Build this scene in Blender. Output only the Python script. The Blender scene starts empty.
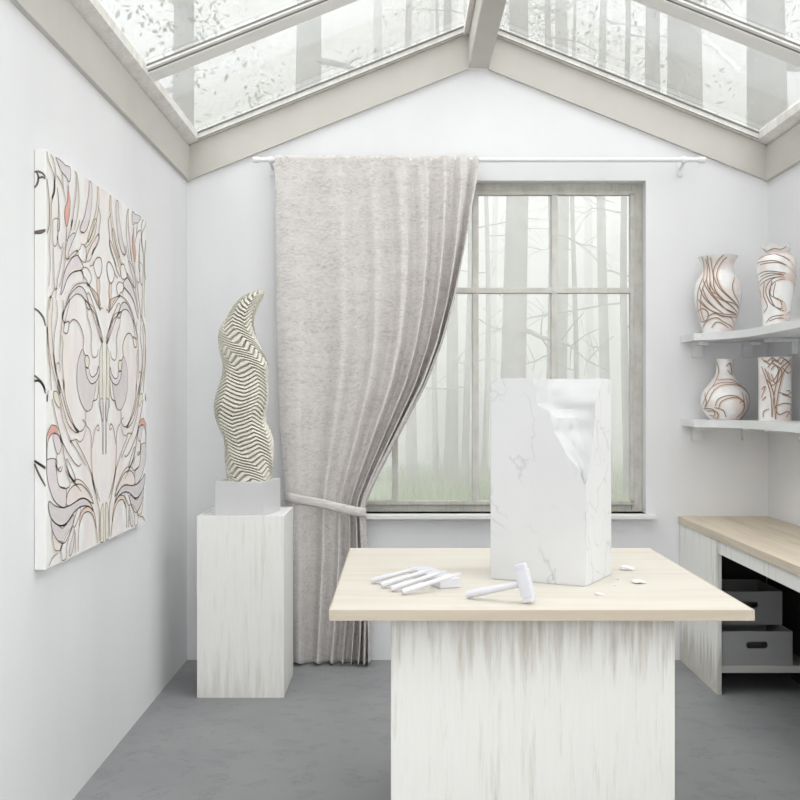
import bpy, bmesh, math, random
from mathutils import Vector, Matrix
random.seed(7)
S = bpy.context.scene
COL = S.collection
PI = math.pi
F = 1000.0                       # focal length in pixels of the 800 px frame
D = 5.77                         # distance of the back wall
XL, XR, XM = -1.229, 2.123, 0.447
YB = -2.7                        # open studio end behind the camera

def at(px, py, Y):               # a point of the place from a photo pixel and its distance
    return Vector(((px-400)*Y/F, Y, 1.5-(py-400)*Y/F))

# ------------------------------------------------------------------ mesh builder
class MB:
    def __init__(s): s.v = []; s.f = []; s.m = []; s.uv = {}
    def add(s, vs, fs, mi=0):
        o = len(s.v); s.v += [Vector(p) for p in vs]
        s.f += [tuple(i+o for i in f) for f in fs]; s.m += [mi]*len(fs); return s
    def box(s, x0, x1, y0, y1, z0, z1, bev=0.0, mi=0, M=None):
        bm = bmesh.new(); bmesh.ops.create_cube(bm, size=1)
        for v in bm.verts:
            v.co = Vector(((x0+x1)/2+v.co.x*(x1-x0), (y0+y1)/2+v.co.y*(y1-y0), (z0+z1)/2+v.co.z*(z1-z0)))
        if bev: bmesh.ops.bevel(bm, geom=list(bm.edges), offset=bev, segments=2, affect='EDGES', profile=0.6)
        if M is not None: bmesh.ops.transform(bm, matrix=M, verts=bm.verts)
        bm.verts.index_update()
        s.add([v.co.copy() for v in bm.verts], [[v.index for v in f.verts] for f in bm.faces], mi)
        bm.free(); return s
    def prism(s, pts, d):        # polygon extruded by vector d
        n = len(pts); d = Vector(d); a = [Vector(p) for p in pts]; b = [p+d for p in a]
        fs = [tuple(range(n)), tuple(range(2*n-1, n-1, -1))]
        for i in range(n): j = (i+1) % n; fs.append((i, i+n, j+n, j))
        return s.add(a+b, fs)
    def tube(s, pts, rad, n=10, cap=True):
        pts = [Vector(p) for p in pts]; m = len(pts)
        rad = rad if isinstance(rad, (list, tuple)) else [rad]*m
        vs = []; fs = []; ref = None
        for i, p in enumerate(pts):
            t = (pts[min(i+1, m-1)]-pts[max(i-1, 0)]).normalized()
            if ref is None:
                ref = Vector((0, 0, 1)) if abs(t.z) < .9 else Vector((1, 0, 0))
            a = (ref-t*ref.dot(t)).normalized(); ref = a; b = t.cross(a)
            for k in range(n):
                g = 2*PI*k/n; vs.append(p+(a*math.cos(g)+b*math.sin(g))*rad[i])
        for i in range(m-1):
            for k in range(n):
                k2 = (k+1) % n; fs.append((i*n+k, i*n+k2, (i+1)*n+k2, (i+1)*n+k))
        if cap: fs.append(tuple(range(n-1, -1, -1))); fs.append(tuple(range((m-1)*n, m*n)))
        return s.add(vs, fs)
    def lathe(s, prof, c, n=64, fn=None):
        vs = []; fs = []; m = len(prof)
        for (r, z) in prof:
            for k in range(n):
                g = 2*PI*k/n; rr, zz = fn(r, z, g) if fn else (r, z)
                vs.append((c[0]+rr*math.cos(g), c[1]+rr*math.sin(g), c[2]+zz))
        for i in range(m-1):
            for k in range(n):
                k2 = (k+1) % n; fs.append((i*n+k, i*n+k2, (i+1)*n+k2, (i+1)*n+k))
        fs.append(tuple(range(n-1, -1, -1))); fs.append(tuple(range((m-1)*n, m*n)))
        return s.add(vs, fs)

def obj(name, mb, mats, parent=None, smooth=False, fix=True, origin=None):
    vs = mb.v
    mats = mats if isinstance(mats, (list, tuple)) else [mats]
    if parent is not None:
        org = Vector(parent['_o'])
    elif origin is not None: org = Vector(origin)
    else:
        xs = [v.x for v in vs]; ys = [v.y for v in vs]; zs = [v.z for v in vs]
        org = Vector(((min(xs)+max(xs))/2, (min(ys)+max(ys))/2, min(zs)))
    me = bpy.data.meshes.new(name)
    me.from_pydata([tuple(v-org) for v in vs], [], mb.f)
    for m in mats: me.materials.append(m)
    me.polygons.foreach_set('material_index', mb.m)
    if fix:
        bm = bmesh.new(); bm.from_mesh(me); bmesh.ops.recalc_face_normals(bm, faces=bm.faces); bm.to_mesh(me); bm.free()
    if smooth:
        me.polygons.foreach_set('use_smooth', [True]*len(me.polygons))
        if smooth is not True: me.set_sharp_from_angle(angle=math.radians(smooth))
    me.update()
    o = bpy.data.objects.new(name, me); COL.objects.link(o)
    if parent is not None:
        o.parent = parent; o['_o'] = tuple(org)
    else:
        o.location = org; o['_o'] = tuple(org)
    return o
def thing(name, label, cat, loc, group=None):
    o = bpy.data.objects.new(name, None); COL.objects.link(o); o.location = loc; o['_o'] = tuple(loc)
    o.empty_display_size = .1
    return tag(o, label, cat, group)
def tag(o, label, cat, group=None, kind=None):
    o['label'] = label; o['category'] = cat
    if group: o['group'] = group
    if kind: o['kind'] = kind
    return o
def struct(o, label, cat):
    o['kind'] = 'structure'; o['label'] = label; o['category'] = cat; return o

# ------------------------------------------------------------------ materials
def newmat(name):
    m = bpy.data.materials.new(name); m.use_nodes = True
    nt = m.node_tree; b = nt.nodes['Principled BSDF']; return m, nt, b
def N(nt, t, **kw):
    n = nt.nodes.new(t)
    for k, v in kw.items():
        if k in n.inputs: n.inputs[k].default_value = v
        else: setattr(n, k, v)
    return n
def coords(nt, scale=(1, 1, 1), kind='Object', rot=(0, 0, 0)):
    tc = N(nt, 'ShaderNodeTexCoord'); mp = N(nt, 'ShaderNodeMapping')
    mp.inputs['Scale'].default_value = scale; mp.inputs['Rotation'].default_value = rot
    nt.links.new(tc.outputs[kind], mp.inputs['Vector']); return mp.outputs['Vector']
def noise(nt, vec, scale, detail=4, rough=.55, dist=0):
    n = N(nt, 'ShaderNodeTexNoise'); n.inputs['Scale'].default_value = scale
    n.inputs['Detail'].default_value = detail; n.inputs['Roughness'].default_value = rough
    n.inputs['Distortion'].default_value = dist; nt.links.new(vec, n.inputs['Vector']); return n.outputs['Fac']
def ramp(nt, fac, stops):
    r = N(nt, 'ShaderNodeValToRGB'); e = r.color_ramp.elements
    while len(e) < len(stops): e.new(.5)
    for i, (p, c) in enumerate(stops):
        e[i].position = p; e[i].color = (*c, 1) if not isinstance(c, (int, float)) else (c, c, c, 1)
    nt.links.new(fac, r.inputs['Fac']); return r.outputs['Color']
def mixc(nt, fac, a, b, blend='MIX'):
    m = N(nt, 'ShaderNodeMix', data_type='RGBA', blend_type=blend)
    for sock, v in ((0, fac), (6, a), (7, b)):
        if hasattr(v, 'node'): nt.links.new(v, m.inputs[sock])
        elif isinstance(v, (int, float)): m.inputs[sock].default_value = v
        else: m.inputs[sock].default_value = (*v, 1)
    return m.outputs[2]
def math_(nt, op, a, b=None, clamp=False):
    m = N(nt, 'ShaderNodeMath', operation=op, use_clamp=clamp)
    for i, v in enumerate((a, b)):
        if v is None: continue
        if hasattr(v, 'node'): nt.links.new(v, m.inputs[i])
        else: m.inputs[i].default_value = v
    return m.outputs[0]
def bump(nt, b, h, strength, dist=.01):
    n = N(nt, 'ShaderNodeBump'); n.inputs['Strength'].default_value = strength; n.inputs['Distance'].default_value = dist
    nt.links.new(h, n.inputs['Height']); nt.links.new(n.outputs[0], b.inputs['Normal'])
def setc(nt, b, c):
    if hasattr(c, 'node'): nt.links.new(c, b.inputs['Base Color'])
    else: b.inputs['Base Color'].default_value = (*c, 1)
def plain(name, c, rough=.5, var=.03, scale=6, metal=0, bmp=0, spec=.5):
    m, nt, b = newmat(name)
    v = noise(nt, coords(nt), scale)
    d = tuple(max(0, x*(1-var*2)) for x in c)
    setc(nt, b, ramp(nt, v, [(.3, d), (.7, c)]))
    b.inputs['Roughness'].default_value = rough; b.inputs['Metallic'].default_value = metal
    b.inputs['Specular IOR Level'].default_value = spec
    if bmp: bump(nt, b, noise(nt, coords(nt), scale*14, 3), bmp, .002)
    return m

def plaster():
    m, nt, b = newmat('white_plaster')
    a = noise(nt, coords(nt, (1, 1, .35)), 2.2, 6, .6)
    setc(nt, b, ramp(nt, a, [(.3, (.735, .738, .75)), (.7, (.775, .777, .787))]))
    b.inputs['Roughness'].default_value = .8; b.inputs['Specular IOR Level'].default_value = .2
    bump(nt, b, noise(nt, coords(nt), 60, 5), .12, .004); return m
def floor_mat():
    m, nt, b = newmat('grey_floor')
    v = coords(nt)
    base = ramp(nt, noise(nt, v, 3, 6, .6), [(.3, (.235, .238, .245)), (.7, (.275, .278, .283))])
    vo = N(nt, 'ShaderNodeTexVoronoi', feature='DISTANCE_TO_EDGE'); vo.inputs['Scale'].default_value = 24
    w = N(nt, 'ShaderNodeVectorMath', operation='ADD')
    nz = N(nt, 'ShaderNodeTexNoise'); nz.inputs['Scale'].default_value = 9; nt.links.new(v, nz.inputs['Vector'])
    nt.links.new(v, w.inputs[0]); nt.links.new(nz.outputs['Color'], w.inputs[1]); nt.links.new(w.outputs[0], vo.inputs['Vector'])
    line = ramp(nt, vo.outputs['Distance'], [(0.0, 1.0), (.08, 0.0)])
    mask = ramp(nt, noise(nt, v, 9, 2), [(.54, 0.0), (.60, 1.0)])
    f = math_(nt, 'MULTIPLY', line, mask)
    f = math_(nt, 'MULTIPLY', f, .6)
    setc(nt, b, mixc(nt, f, base, (.10, .105, .11)))
    b.inputs['Roughness'].default_value = .55; b.inputs['Specular IOR Level'].default_value = .3
    bump(nt, b, noise(nt, v, 45, 4), .1, .004); return m
def washed(name, z_worn, z_clean, amount=1.0, seed=0.0, tint=(.765, .76, .725), wear=.22):
    m, nt, b = newmat(name)
    tc = N(nt, 'ShaderNodeTexCoord')
    mp = N(nt, 'ShaderNodeMapping'); mp.inputs['Scale'].default_value = (40, 40, 2.6); mp.inputs['Location'].default_value = (seed, seed*.7, seed*1.3)
    nt.links.new(tc.outputs['Object'], mp.inputs['Vector'])
    st = noise(nt, mp.outputs[0], 1.0, 6, .65)
    mp2 = N(nt, 'ShaderNodeMapping'); mp2.inputs['Scale'].default_value = (120, 120, 9); mp2.inputs['Location'].default_value = (seed, 3, 1)
    nt.links.new(tc.outputs['Object'], mp2.inputs['Vector'])
    fine = noise(nt, mp2.outputs[0], 1.0, 4, .6)
    mp3 = N(nt, 'ShaderNodeMapping'); mp3.inputs['Scale'].default_value = (5, 5, .9); mp3.inputs['Location'].default_value = (seed*2, 1, 2)
    nt.links.new(tc.outputs['Object'], mp3.inputs['Vector'])
    pat = noise(nt, mp3.outputs[0], 1.0, 3, .5)
    sep = N(nt, 'ShaderNodeSeparateXYZ'); nt.links.new(tc.outputs['Object'], sep.inputs[0])
    mr = N(nt, 'ShaderNodeMapRange'); mr.inputs['From Min'].default_value = z_worn; mr.inputs['From Max'].default_value = z_clean
    mr.inputs['To Min'].default_value = 1; mr.inputs['To Max'].default_value = 0
    nt.links.new(sep.outputs['Z'], mr.inputs['Value'])
    w = math_(nt, 'MULTIPLY', mr.outputs[0], wear)
    s1 = math_(nt, 'ADD', st, w)
    s2 = math_(nt, 'ADD', s1, math_(nt, 'MULTIPLY', math_(nt, 'SUBTRACT', pat, .5), .35))
    f = ramp(nt, s2, [(.555, 0.0), (.75, 1.0)])
    f = math_(nt, 'MULTIPLY', f, math_(nt, 'MULTIPLY', ramp(nt, fine, [(.3, .35), (.65, 1.0)]), amount))
    c0 = ramp(nt, fine, [(.3, tuple(x*.965 for x in tint)), (.65, tint)])
    setc(nt, b, mixc(nt, f, c0, (.50, .468, .41)))
    b.inputs['Roughness'].default_value = .65; b.inputs['Specular IOR Level'].default_value = .3
    bump(nt, b, fine, .15, .003); return m
def maple(name, along='X', c=(.60, .565, .50), d=(.53, .485, .41)):
    m, nt, b = newmat(name)
    sc = (1.1, 16, 16) if along == 'X' else (16, 1.1, 16)
    g = noise(nt, coords(nt, sc), 1.0, 6, .6, .6)
    sc2 = (.5, 3.5, 3.5) if along == 'X' else (3.5, .5, 3.5)
    g2 = noise(nt, coords(nt, sc2), 1.0, 3)
    c1 = ramp(nt, g, [(.3, d), (.55, c)])
    c2 = mixc(nt, math_(nt, 'MULTIPLY', ramp(nt, g2, [(.4, 0.0), (.7, 1.0)]), .35), c1, tuple(x*.93 for x in c))
    setc(nt, b, c2); b.inputs['Roughness'].default_value = .5
    b.inputs['Specular IOR Level'].default_value = .35
    return m
def weathered(name, c=(.56, .545, .50), d=(.40, .385, .345)):
    m, nt, b = newmat(name)
    g = noise(nt, coords(nt, (9, 9, 9)), 1.0, 8, .7)
    g2 = noise(nt, coords(nt, (60, 60, 5)), 1.0, 3)
    f = math_(nt, 'ADD', math_(nt, 'MULTIPLY', g, .7), math_(nt, 'MULTIPLY', g2, .3))
    setc(nt, b, ramp(nt, f, [(.38, d), (.6, c)]))
    b.inputs['Roughness'].default_value = .7; b.inputs['Specular IOR Level'].default_value = .25
    bump(nt, b, g, .2, .004); return m
def marble():
    m, nt, b = newmat('veined_white_marble')
    v = coords(nt)
    def vein(scale, off, wid, dist):
        mp = N(nt, 'ShaderNodeMapping'); mp.inputs['Location'].default_value = off; nt.links.new(v, mp.inputs['Vector'])
        n = noise(nt, mp.outputs[0], scale, 4, .5, dist)
        a = math_(nt, 'ABSOLUTE', math_(nt, 'SUBTRACT', n, .5))
        return ramp(nt, a, [(0.0, 1.0), (wid, 0.0)])
    a = vein(2.3, (3.1, .4, 1.7), .009, .35)
    c = vein(4.2, (7.2, 2.4, .3), .009, .3)
    mk = ramp(nt, noise(nt, v, 4.2, 2), [(.38, 0.0), (.5, 1.0)])
    f = math_(nt, 'ADD', math_(nt, 'MULTIPLY', a, .55), math_(nt, 'MULTIPLY', math_(nt, 'MULTIPLY', c, mk), .5), True)
    f = math_(nt, 'MULTIPLY', f, mk)
    cloud = ramp(nt, noise(nt, v, 3.3, 5), [(.3, (.60, .60, .605)), (.7, (.635, .635, .64))])
    setc(nt, b, mixc(nt, f, cloud, (.40, .40, .42)))
    b.inputs['Roughness'].default_value = .45; b.inputs['Specular IOR Level'].default_value = .3; return m
def curtain_mat():
    m, nt, b = newmat('woven_curtain_fabric')
    uv = coords(nt, (1, 1, 1), 'UV')
    def mapped(sc):
        mp = N(nt, 'ShaderNodeMapping'); mp.inputs['Scale'].default_value = sc; nt.links.new(uv, mp.inputs['Vector']); return mp.outputs[0]
    g = noise(nt, mapped((13, 62, 1)), 1.0, 4, .6, 1.6)
    g2 = noise(nt, mapped((2.2, 9, 1)), 1.0, 3)
    g3 = noise(nt, mapped((16, 16, 1)), 1.0, 3)
    f = math_(nt, 'ADD', math_(nt, 'MULTIPLY', g, .75), math_(nt, 'MULTIPLY', g2, .25))
    c = ramp(nt, f, [(.34, (.46, .435, .42)), (.48, (.61, .585, .57)), (.64, (.69, .67, .655))])
    c = mixc(nt, math_(nt, 'MULTIPLY', ramp(nt, g3, [(.45, 0.0), (.7, 1.0)]), .25), c, (.66, .585, .56))
    setc(nt, b, c); b.inputs['Roughness'].default_value = .9; b.inputs['Specular IOR Level'].default_value = .1
    b.inputs['Sheen Weight'].default_value = .15
    bump(nt, b, g, .5, .006); return m
def glass_mat(name='clear_glass', rough=.0, refl=.5):
    m = bpy.data.materials.new(name); m.use_nodes = True; nt = m.node_tree
    nt.nodes.remove(nt.nodes['Principled BSDF']); out = nt.nodes['Material Output']
    t = N(nt, 'ShaderNodeBsdfTransparent'); t.inputs[0].default_value = (.97, .98, .975, 1)
    g = N(nt, 'ShaderNodeBsdfGlossy'); g.inputs['Roughness'].default_value = rough
    fr = N(nt, 'ShaderNodeFresnel'); fr.inputs['IOR'].default_value = 1.45
    mx = N(nt, 'ShaderNodeMixShader')
    nt.links.new(math_(nt, 'MULTIPLY', fr.outputs[0], refl), mx.inputs[0]); nt.links.new(t.outputs[0], mx.inputs[1]); nt.links.new(g.outputs[0], mx.inputs[2])
    nt.links.new(mx.outputs[0], out.inputs['Surface']); return m
def canvas_mat():
    m, nt, b = newmat('washed_canvas')
    tc = N(nt, 'ShaderNodeTexCoord'); sep = N(nt, 'ShaderNodeSeparateXYZ'); nt.links.new(tc.outputs['Object'], sep.inputs[0])
    cmb = N(nt, 'ShaderNodeCombineXYZ'); nt.links.new(math_(nt, 'ABSOLUTE', sep.outputs['Y']), cmb.inputs[1]); nt.links.new(sep.outputs['Z'], cmb.inputs[2])
    mp = N(nt, 'ShaderNodeMapping'); mp.inputs['Scale'].default_value = (1, 7, 2.4); nt.links.new(cmb.outputs[0], mp.inputs['Vector'])
    a = noise(nt, mp.outputs[0], 1.0, 3, .5, .4)
    mp2 = N(nt, 'ShaderNodeMapping'); mp2.inputs['Scale'].default_value = (1, 6, 3); mp2.inputs['Location'].default_value = (0, 4, 9); nt.links.new(cmb.outputs[0], mp2.inputs['Vector'])
    c = noise(nt, mp2.outputs[0], 1.0, 3, .5, .4)
    base = ramp(nt, a, [(.42, (.80, .795, .775)), (.62, (.79, .735, .70))])
    tint = mixc(nt, math_(nt, 'MULTIPLY', ramp(nt, c, [(.5, 0.0), (.65, 1.0)]), .6), base, (.72, .675, .695))
    edge = ramp(nt, math_(nt, 'ABSOLUTE', sep.outputs['Y']), [(.50, 1.0), (.62, 0.0)])
    setc(nt, b, mixc(nt, edge, (.80, .795, .775), tint))
    b.inputs['Roughness'].default_value = .8; b.inputs['Specular IOR Level'].default_value = .15; return m
def ceramic():
    m, nt, b = newmat('glazed_white_ceramic')
    a = noise(nt, coords(nt), 9, 2); c = noise(nt, coords(nt, (1, 1, 1), rot=(1, 2, 0)), 12, 2)
    base = ramp(nt, a, [(.48, (.84, .835, .82)), (.62, (.82, .72, .68))])
    setc(nt, b, mixc(nt, math_(nt, 'MULTIPLY', ramp(nt, c, [(.52, 0.0), (.66, 1.0)]), .6), base, (.72, .66, .68)))
    b.inputs['Roughness'].default_value = .22; return m

M = dict(
    wall=plaster(), floor=floor_mat(),
    beam=plain('stone_painted_beam', (.55, .53, .49), .6, .03, 5),
    wframe=weathered('weathered_window_wood', (.58, .57, .53), (.43, .42, .385)),
    sframe=weathered('weathered_skylight_wood', (.86, .845, .81), (.68, .66, .62)),
    bar=plain('pale_glazing_bar', (.86, .85, .825), .5), mull=weathered('weathered_window_bar', (.64, .63, .595), (.52, .51, .475)),
    gasket=plain('dark_gasket', (.20, .195, .18), .6),
    glass=glass_mat(), sill=plain('white_sill', (.80, .79, .775), .4),
    white=plain('white_painted', (.77, .77, .78), .45, .02), rod=plain('white_rod', (.78, .78, .80), .35),
    shelf=plain('pale_grey_shelf', (.72, .73, .735), .45, .02), block=plain('pale_grey_plinth', (.64, .64, .645), .55, .02),
    pedestal=washed('whitewashed_pedestal', .0, .26, .5, 2.0, (.83, .825, .80)), base=washed('whitewashed_table_base', .87, .66, 1.0, 5.0, wear=.27),
    panel=washed('whitewashed_cabinet', .0, .30, 1.0, 8.3, (.83, .825, .795), wear=.40), 
    top=maple('pale_maple'), edge=maple('maple_edge', 'X', (.55, .48, .385), (.47, .40, .31)), ctop=maple('counter_maple', 'Y', (.62, .54, .43), (.49, .41, .31)),
    boardg=plain('grey_washed_board', (.50, .495, .48), .6, .05, 9), dark=plain('undercounter_shade', (.035, .033, .032), .8),  # near-black tone puts the shade under the counter into the colour
    crate=plain('grey_box', (.32, .322, .326), .6, .02), crate_in=plain('grey_box_inside', (.20, .20, .205), .7),
    marble=marble(), chipw=plain('white_marble_chip', (.74, .74, .735), .6, .02, 30), chip=plain('raw_marble_break', (.54, .54, .545), .7, .02, 30, bmp=.3, spec=.2),
    tool=plain('white_tool_paint', (.61, .61, .65), .4, .01), tool2=plain('white_steel', (.63, .63, .66), .35, .01),
    curtain=curtain_mat(), sculpt=plain('cream_clay', (.74, .715, .63), .6, .06, 14),
    canvas=canvas_mat(), ink=plain('ink_line', (.13, .105, .095), .7), ceramic=ceramic(), vink=plain('vase_line', (.23, .155, .11), .3),
)
def pig(name, c): return plain(name, c, .75, .04, 12)
PIG = dict(v=pig('vase_wash', (.74, .61, .54)), t=pig('tan_wash', (.77, .69, .63)), m=pig('mauve_pigment', (.72, .67, .685)), g=pig('grey_mauve_pigment', (.67, .63, .635)), p=pig('peach_pigment', (.79, .72, .67)),
           y=pig('straw_pigment', (.77, .72, .60)), r=pig('red_pigment', (.72, .40, .34)), o=pig('rust_pigment', (.76, .60, .51)), w=pig('ivory_pigment', (.82, .81, .79)))

# ------------------------------------------------------------------ setting
def zb(x): return 2.758+.399*(1.676-abs(x-XM))        # lower edge of the roof beams
T = .2
struct(obj('floor', MB().box(XL-T, XR+T, YB, D+T, -.12, 0), M['floor']), 'grey mottled studio floor', 'floor')
struct(obj('wall_left', MB().box(XL-T, XL, YB, D+T, 0, zb(XL)+.2), M['wall']), 'white plaster wall behind the painting', 'wall')
VY0, VY1, VZ0, VZ1 = -1.9, 4.0, .90, 2.66  # opening for the added side window, out of view
wr = MB(); zt0 = zb(XL)+.2
for y0, y1, z0, z1 in ((YB, VY0, 0, zt0), (VY1, D+T, 0, zt0), (VY0, VY1, 0, VZ0), (VY0, VY1, VZ1, zt0)): wr.box(XR, XR+T, y0, y1, z0, z1)
struct(obj('wall_right', wr, M['wall']), 'white plaster wall behind the counter', 'wall')
WX0, WX1, WZ0, WZ1 = -.524, 1.419, .845, 2.766
wb = MB()
wb.prism([(XL, D, 0), (WX0, D, 0), (WX0, D, zb(WX0)+.2), (XL, D, zb(XL)+.2)], (0, T, 0))
wb.prism([(WX1, D, 0), (XR, D, 0), (XR, D, zb(XR)+.2), (WX1, D, zb(WX1)+.2)], (0, T, 0))
wb.prism([(WX0, D, 0), (WX1, D, 0), (WX1, D, WZ0), (WX0, D, WZ0)], (0, T, 0))
wb.prism([(WX0, D, WZ1), (WX1, D, WZ1), (WX1, D, zb(WX1)+.2), (XM, D, zb(XM)+.2), (WX0, D, zb(WX0)+.2)], (0, T, 0))
struct(obj('wall_back', wb, M['wall']), 'white gable wall with the window', 'wall')

# roof beams
P = .022
struct(obj('trim_1', MB().box(XL-.06, XL+P, YB, D, zb(XL), zb(XL)+.2, .004), M['beam']), 'beige eave beam above the painting wall', 'beam')
struct(obj('trim_2', MB().box(XR-P, XR+.06, YB, D, zb(XR), zb(XR)+.2, .004), M['beam']), 'beige eave beam above the counter wall', 'beam')
for i, (xa, xb) in enumerate(((XL+P, XM-.052), (XM+.065, XR-P))):
    pts = [(xa, D-P, zb(xa)), (xb, D-P, zb(xb)), (xb, D-P, zb(xb)+.2), (xa, D-P, zb(xa)+.2)]
    struct(obj('trim_%d' % (3+i), MB().prism(pts, (0, P+.05, 0)), M['beam']), ('beige sloping beam over the curtain' if i == 0 else 'beige sloping beam over the shelves'), 'beam')
struct(obj('trim_5', MB().box(.395, .513, YB, D+.02, zb(XM)-.012, zb(XM)+.28, .008), M['beam']), 'beige ridge beam along the roof peak', 'beam')

# skylights: frame boards, glazing bars, panes
def skylight(name, side, label):
    sg = -1 if side == 'L' else 1
    xe = XL if sg < 0 else XR; xr = XM+.006+sg*.059
    def slab(mb, xa, xb, y0, y1, z0, z1):             # a board lying on the roof slope
        a = [(xa, y0, zb(xa)+z0), (xb, y0, zb(xb)+z0), (xb, y0, zb(xb)+z1), (xa, y0, zb(xa)+z1)]
        mb.prism(a, (0, y1-y0, 0))
    f = MB()
    slab(f, xe-sg*-.04, xe-sg*.072, YB, D+.02, .203, .245)
    slab(f, xe-sg*.072, xr, D-.05, D+.03, .203, .24)
    slab(f, xr+sg*.03, xr, YB, D-.05, .19, .24)
    root = struct(obj(name, f, M['sframe'], smooth=False), label, 'skylight')
    gk = MB()
    slab(gk, xe-sg*.072, xr+sg*.03, D-.054, D-.0505, .203, .209); slab(gk, xe-sg*.072, xr+sg*.03, D-.060, D-.0505, .238, .2455)
    for yb in BARS: slab(gk, xe-sg*.072, xr+sg*.03, yb-.0875, yb-.0855, .236, .2455); slab(gk, xe-sg*.072, xr+sg*.03, yb-.058, yb-.0555, .2195, .2258)
    obj('gasket', gk, M['gasket'], root)
    for yb in BARS:
        b = MB(); slab(b, xe-sg*.07, xr+sg*.02, yb-.055, yb+.06, .212, .2455); slab(b, xe-sg*.07, xr+sg*.02, yb-.085, yb-.055, .226, .2455); obj('glazing_bar', b, M['bar'], root)
    g = MB(); ys = sorted([YB, D+.02]+BARS)
    slab(g, xe-sg*.03, xr+sg*.01, YB, D+.02, .246, .252)
    obj('pane', g, M['glass'], root)
BARS = [4.65, 3.52, 2.39, 1.26, .13, -1.0, -2.13]
skylight('window_2', 'L', 'sloping skylight over the painting wall')
skylight('window_3', 'R', 'sloping skylight over the counter wall')

# window
YW = 5.85
fr = MB(); fw = .064
fr.box(WX0, WX0+fw, YW, YW+.07, WZ0, WZ1, .004); fr.box(WX1-fw, WX1, YW, YW+.07, WZ0, WZ1, .004)
fr.box(WX0+fw, WX1-fw, YW, YW+.07, WZ1-.058, WZ1, .004); fr.box(WX0+fw, WX1-fw, YW, YW+.07, WZ0, WZ0+.055, .004)
win = struct(obj('window_1', fr, M['wframe']), 'grey weathered wood window looking onto the woods', 'window')
ib = MB(); q = .02
xi0, xi1, zi0, zi1 = WX0+fw, WX1-fw, WZ0+.055, WZ1-.058
ib.box(xi0-.012, xi0+.01, YW-.012, YW+.03, zi0, zi1, .002); ib.box(xi1-.01, xi1+.012, YW-.012, YW+.03, zi0, zi1, .002)
ib.box(xi0-.012, xi1+.012, YW-.012, YW+.03, zi1-.01, zi1+.012, .002); ib.box(xi0-.012, xi1+.012, YW-.012, YW+.03, zi0-.012, zi0+.01, .002)
obj('bead', ib, M['wframe'], win)
for px in (395, 475.5, 554.5):
    x = (px-400)*YW/F; obj('mullion', MB().box(x-.018, x+.018, YW-.005, YW+.05, zi0, zi1, .003), M['mull'], win)
zt = 1.5+(400-290.5)*YW/F
obj('transom', MB().box(xi0, xi1, YW-.009, YW+.046, zt-.016, zt+.016, .003), M['mull'], win)
obj('pane', MB().box(xi0-.005, xi1+.005, YW+.054, YW+.06, zi0-.005, zi1+.005), M['glass'], win)
obj('window_sill', MB().box(-.60, 1.465, 5.705, YW+.01, .818, .845, .004), M['sill'], win)

sf = MB(); sx0, sx1 = XR+.08, XR+.15  # unseen side window, added to bring light in from the right
for y0, y1, z0, z1 in ((VY0, VY0+.06, VZ0, VZ1), (VY1-.06, VY1, VZ0, VZ1), (VY0+.06, VY1-.06, VZ0, VZ0+.06), (VY0+.06, VY1-.06, VZ1-.06, VZ1)): sf.box(sx0, sx1, y0, y1, z0, z1, .004)
sw = struct(obj('window_4', sf, M['wframe']), 'unseen side window added in the counter wall for light from the right', 'window')
for k in (1, 2, 3, 4, 5): yy = VY0+(VY1-VY0)*k/6; obj('mullion', MB().box(sx0, sx0+.055, yy-.018, yy+.018, VZ0+.06, VZ1-.06, .003), M['mull'], sw)
obj('pane', MB().box(sx0+.056, sx0+.062, VY0+.055, VY1-.055, VZ0+.055, VZ1-.055), M['glass'], sw)

# ------------------------------------------------------------------ curtain, rod, tieback
YR, ZR = 5.69, 2.866
rod = thing('curtain_rod', 'slim white curtain rod fixed across the gable wall above the window', 'curtain rod', ((.44, YR, ZR)))
obj('pole', MB().tube([(-.80, YR, ZR), (1.70, YR, ZR)], .0135, 16), M['rod'], rod, smooth=40)
for x0, x1 in ((-.835, -.80), (1.70, 1.735)): obj('finial', MB().tube([(x0, YR, ZR), (x1, YR, ZR)], .018, 16), M['rod'], rod, smooth=40)
for x in (-.735, 1.615):
    b = MB(); b.box(x-.016, x+.016, D-.008, D, ZR-.075, ZR+.02, .002); b.tube([(x, D-.005, ZR-.035), (x, YR+.01, ZR-.02)], .009, 10); b.tube([(x-.012, YR, ZR), (x+.012, YR, ZR)], .019, 14)
    obj('bracket', b, M['rod'], rod, smooth=40)
def interp(tab, t):
    if t <= tab[0][0]: return tab[0][1]
    for (a, b), (c, d) in zip(tab, tab[1:]):
        if t <= c:
            s = (t-a)/(c-a); return b+(d-b)*s
    return tab[-1][1]
def smoothtab(tab, t):
    k = 6; return sum(interp(tab, t+o*k) for o in (-1, -.5, 0, .5, 1))/5
LT = [(155, 275), (300, 276), (420, 279), (500, 286), (560, 289), (663, 293)]
RT = [(155, 479), (180, 477), (210, 471), (250, 464), (300, 453), (345, 440), (385, 424), (430, 400), (470, 379), (495, 367), (508, 363), (525, 364), (560, 367), (663, 369)]
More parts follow.
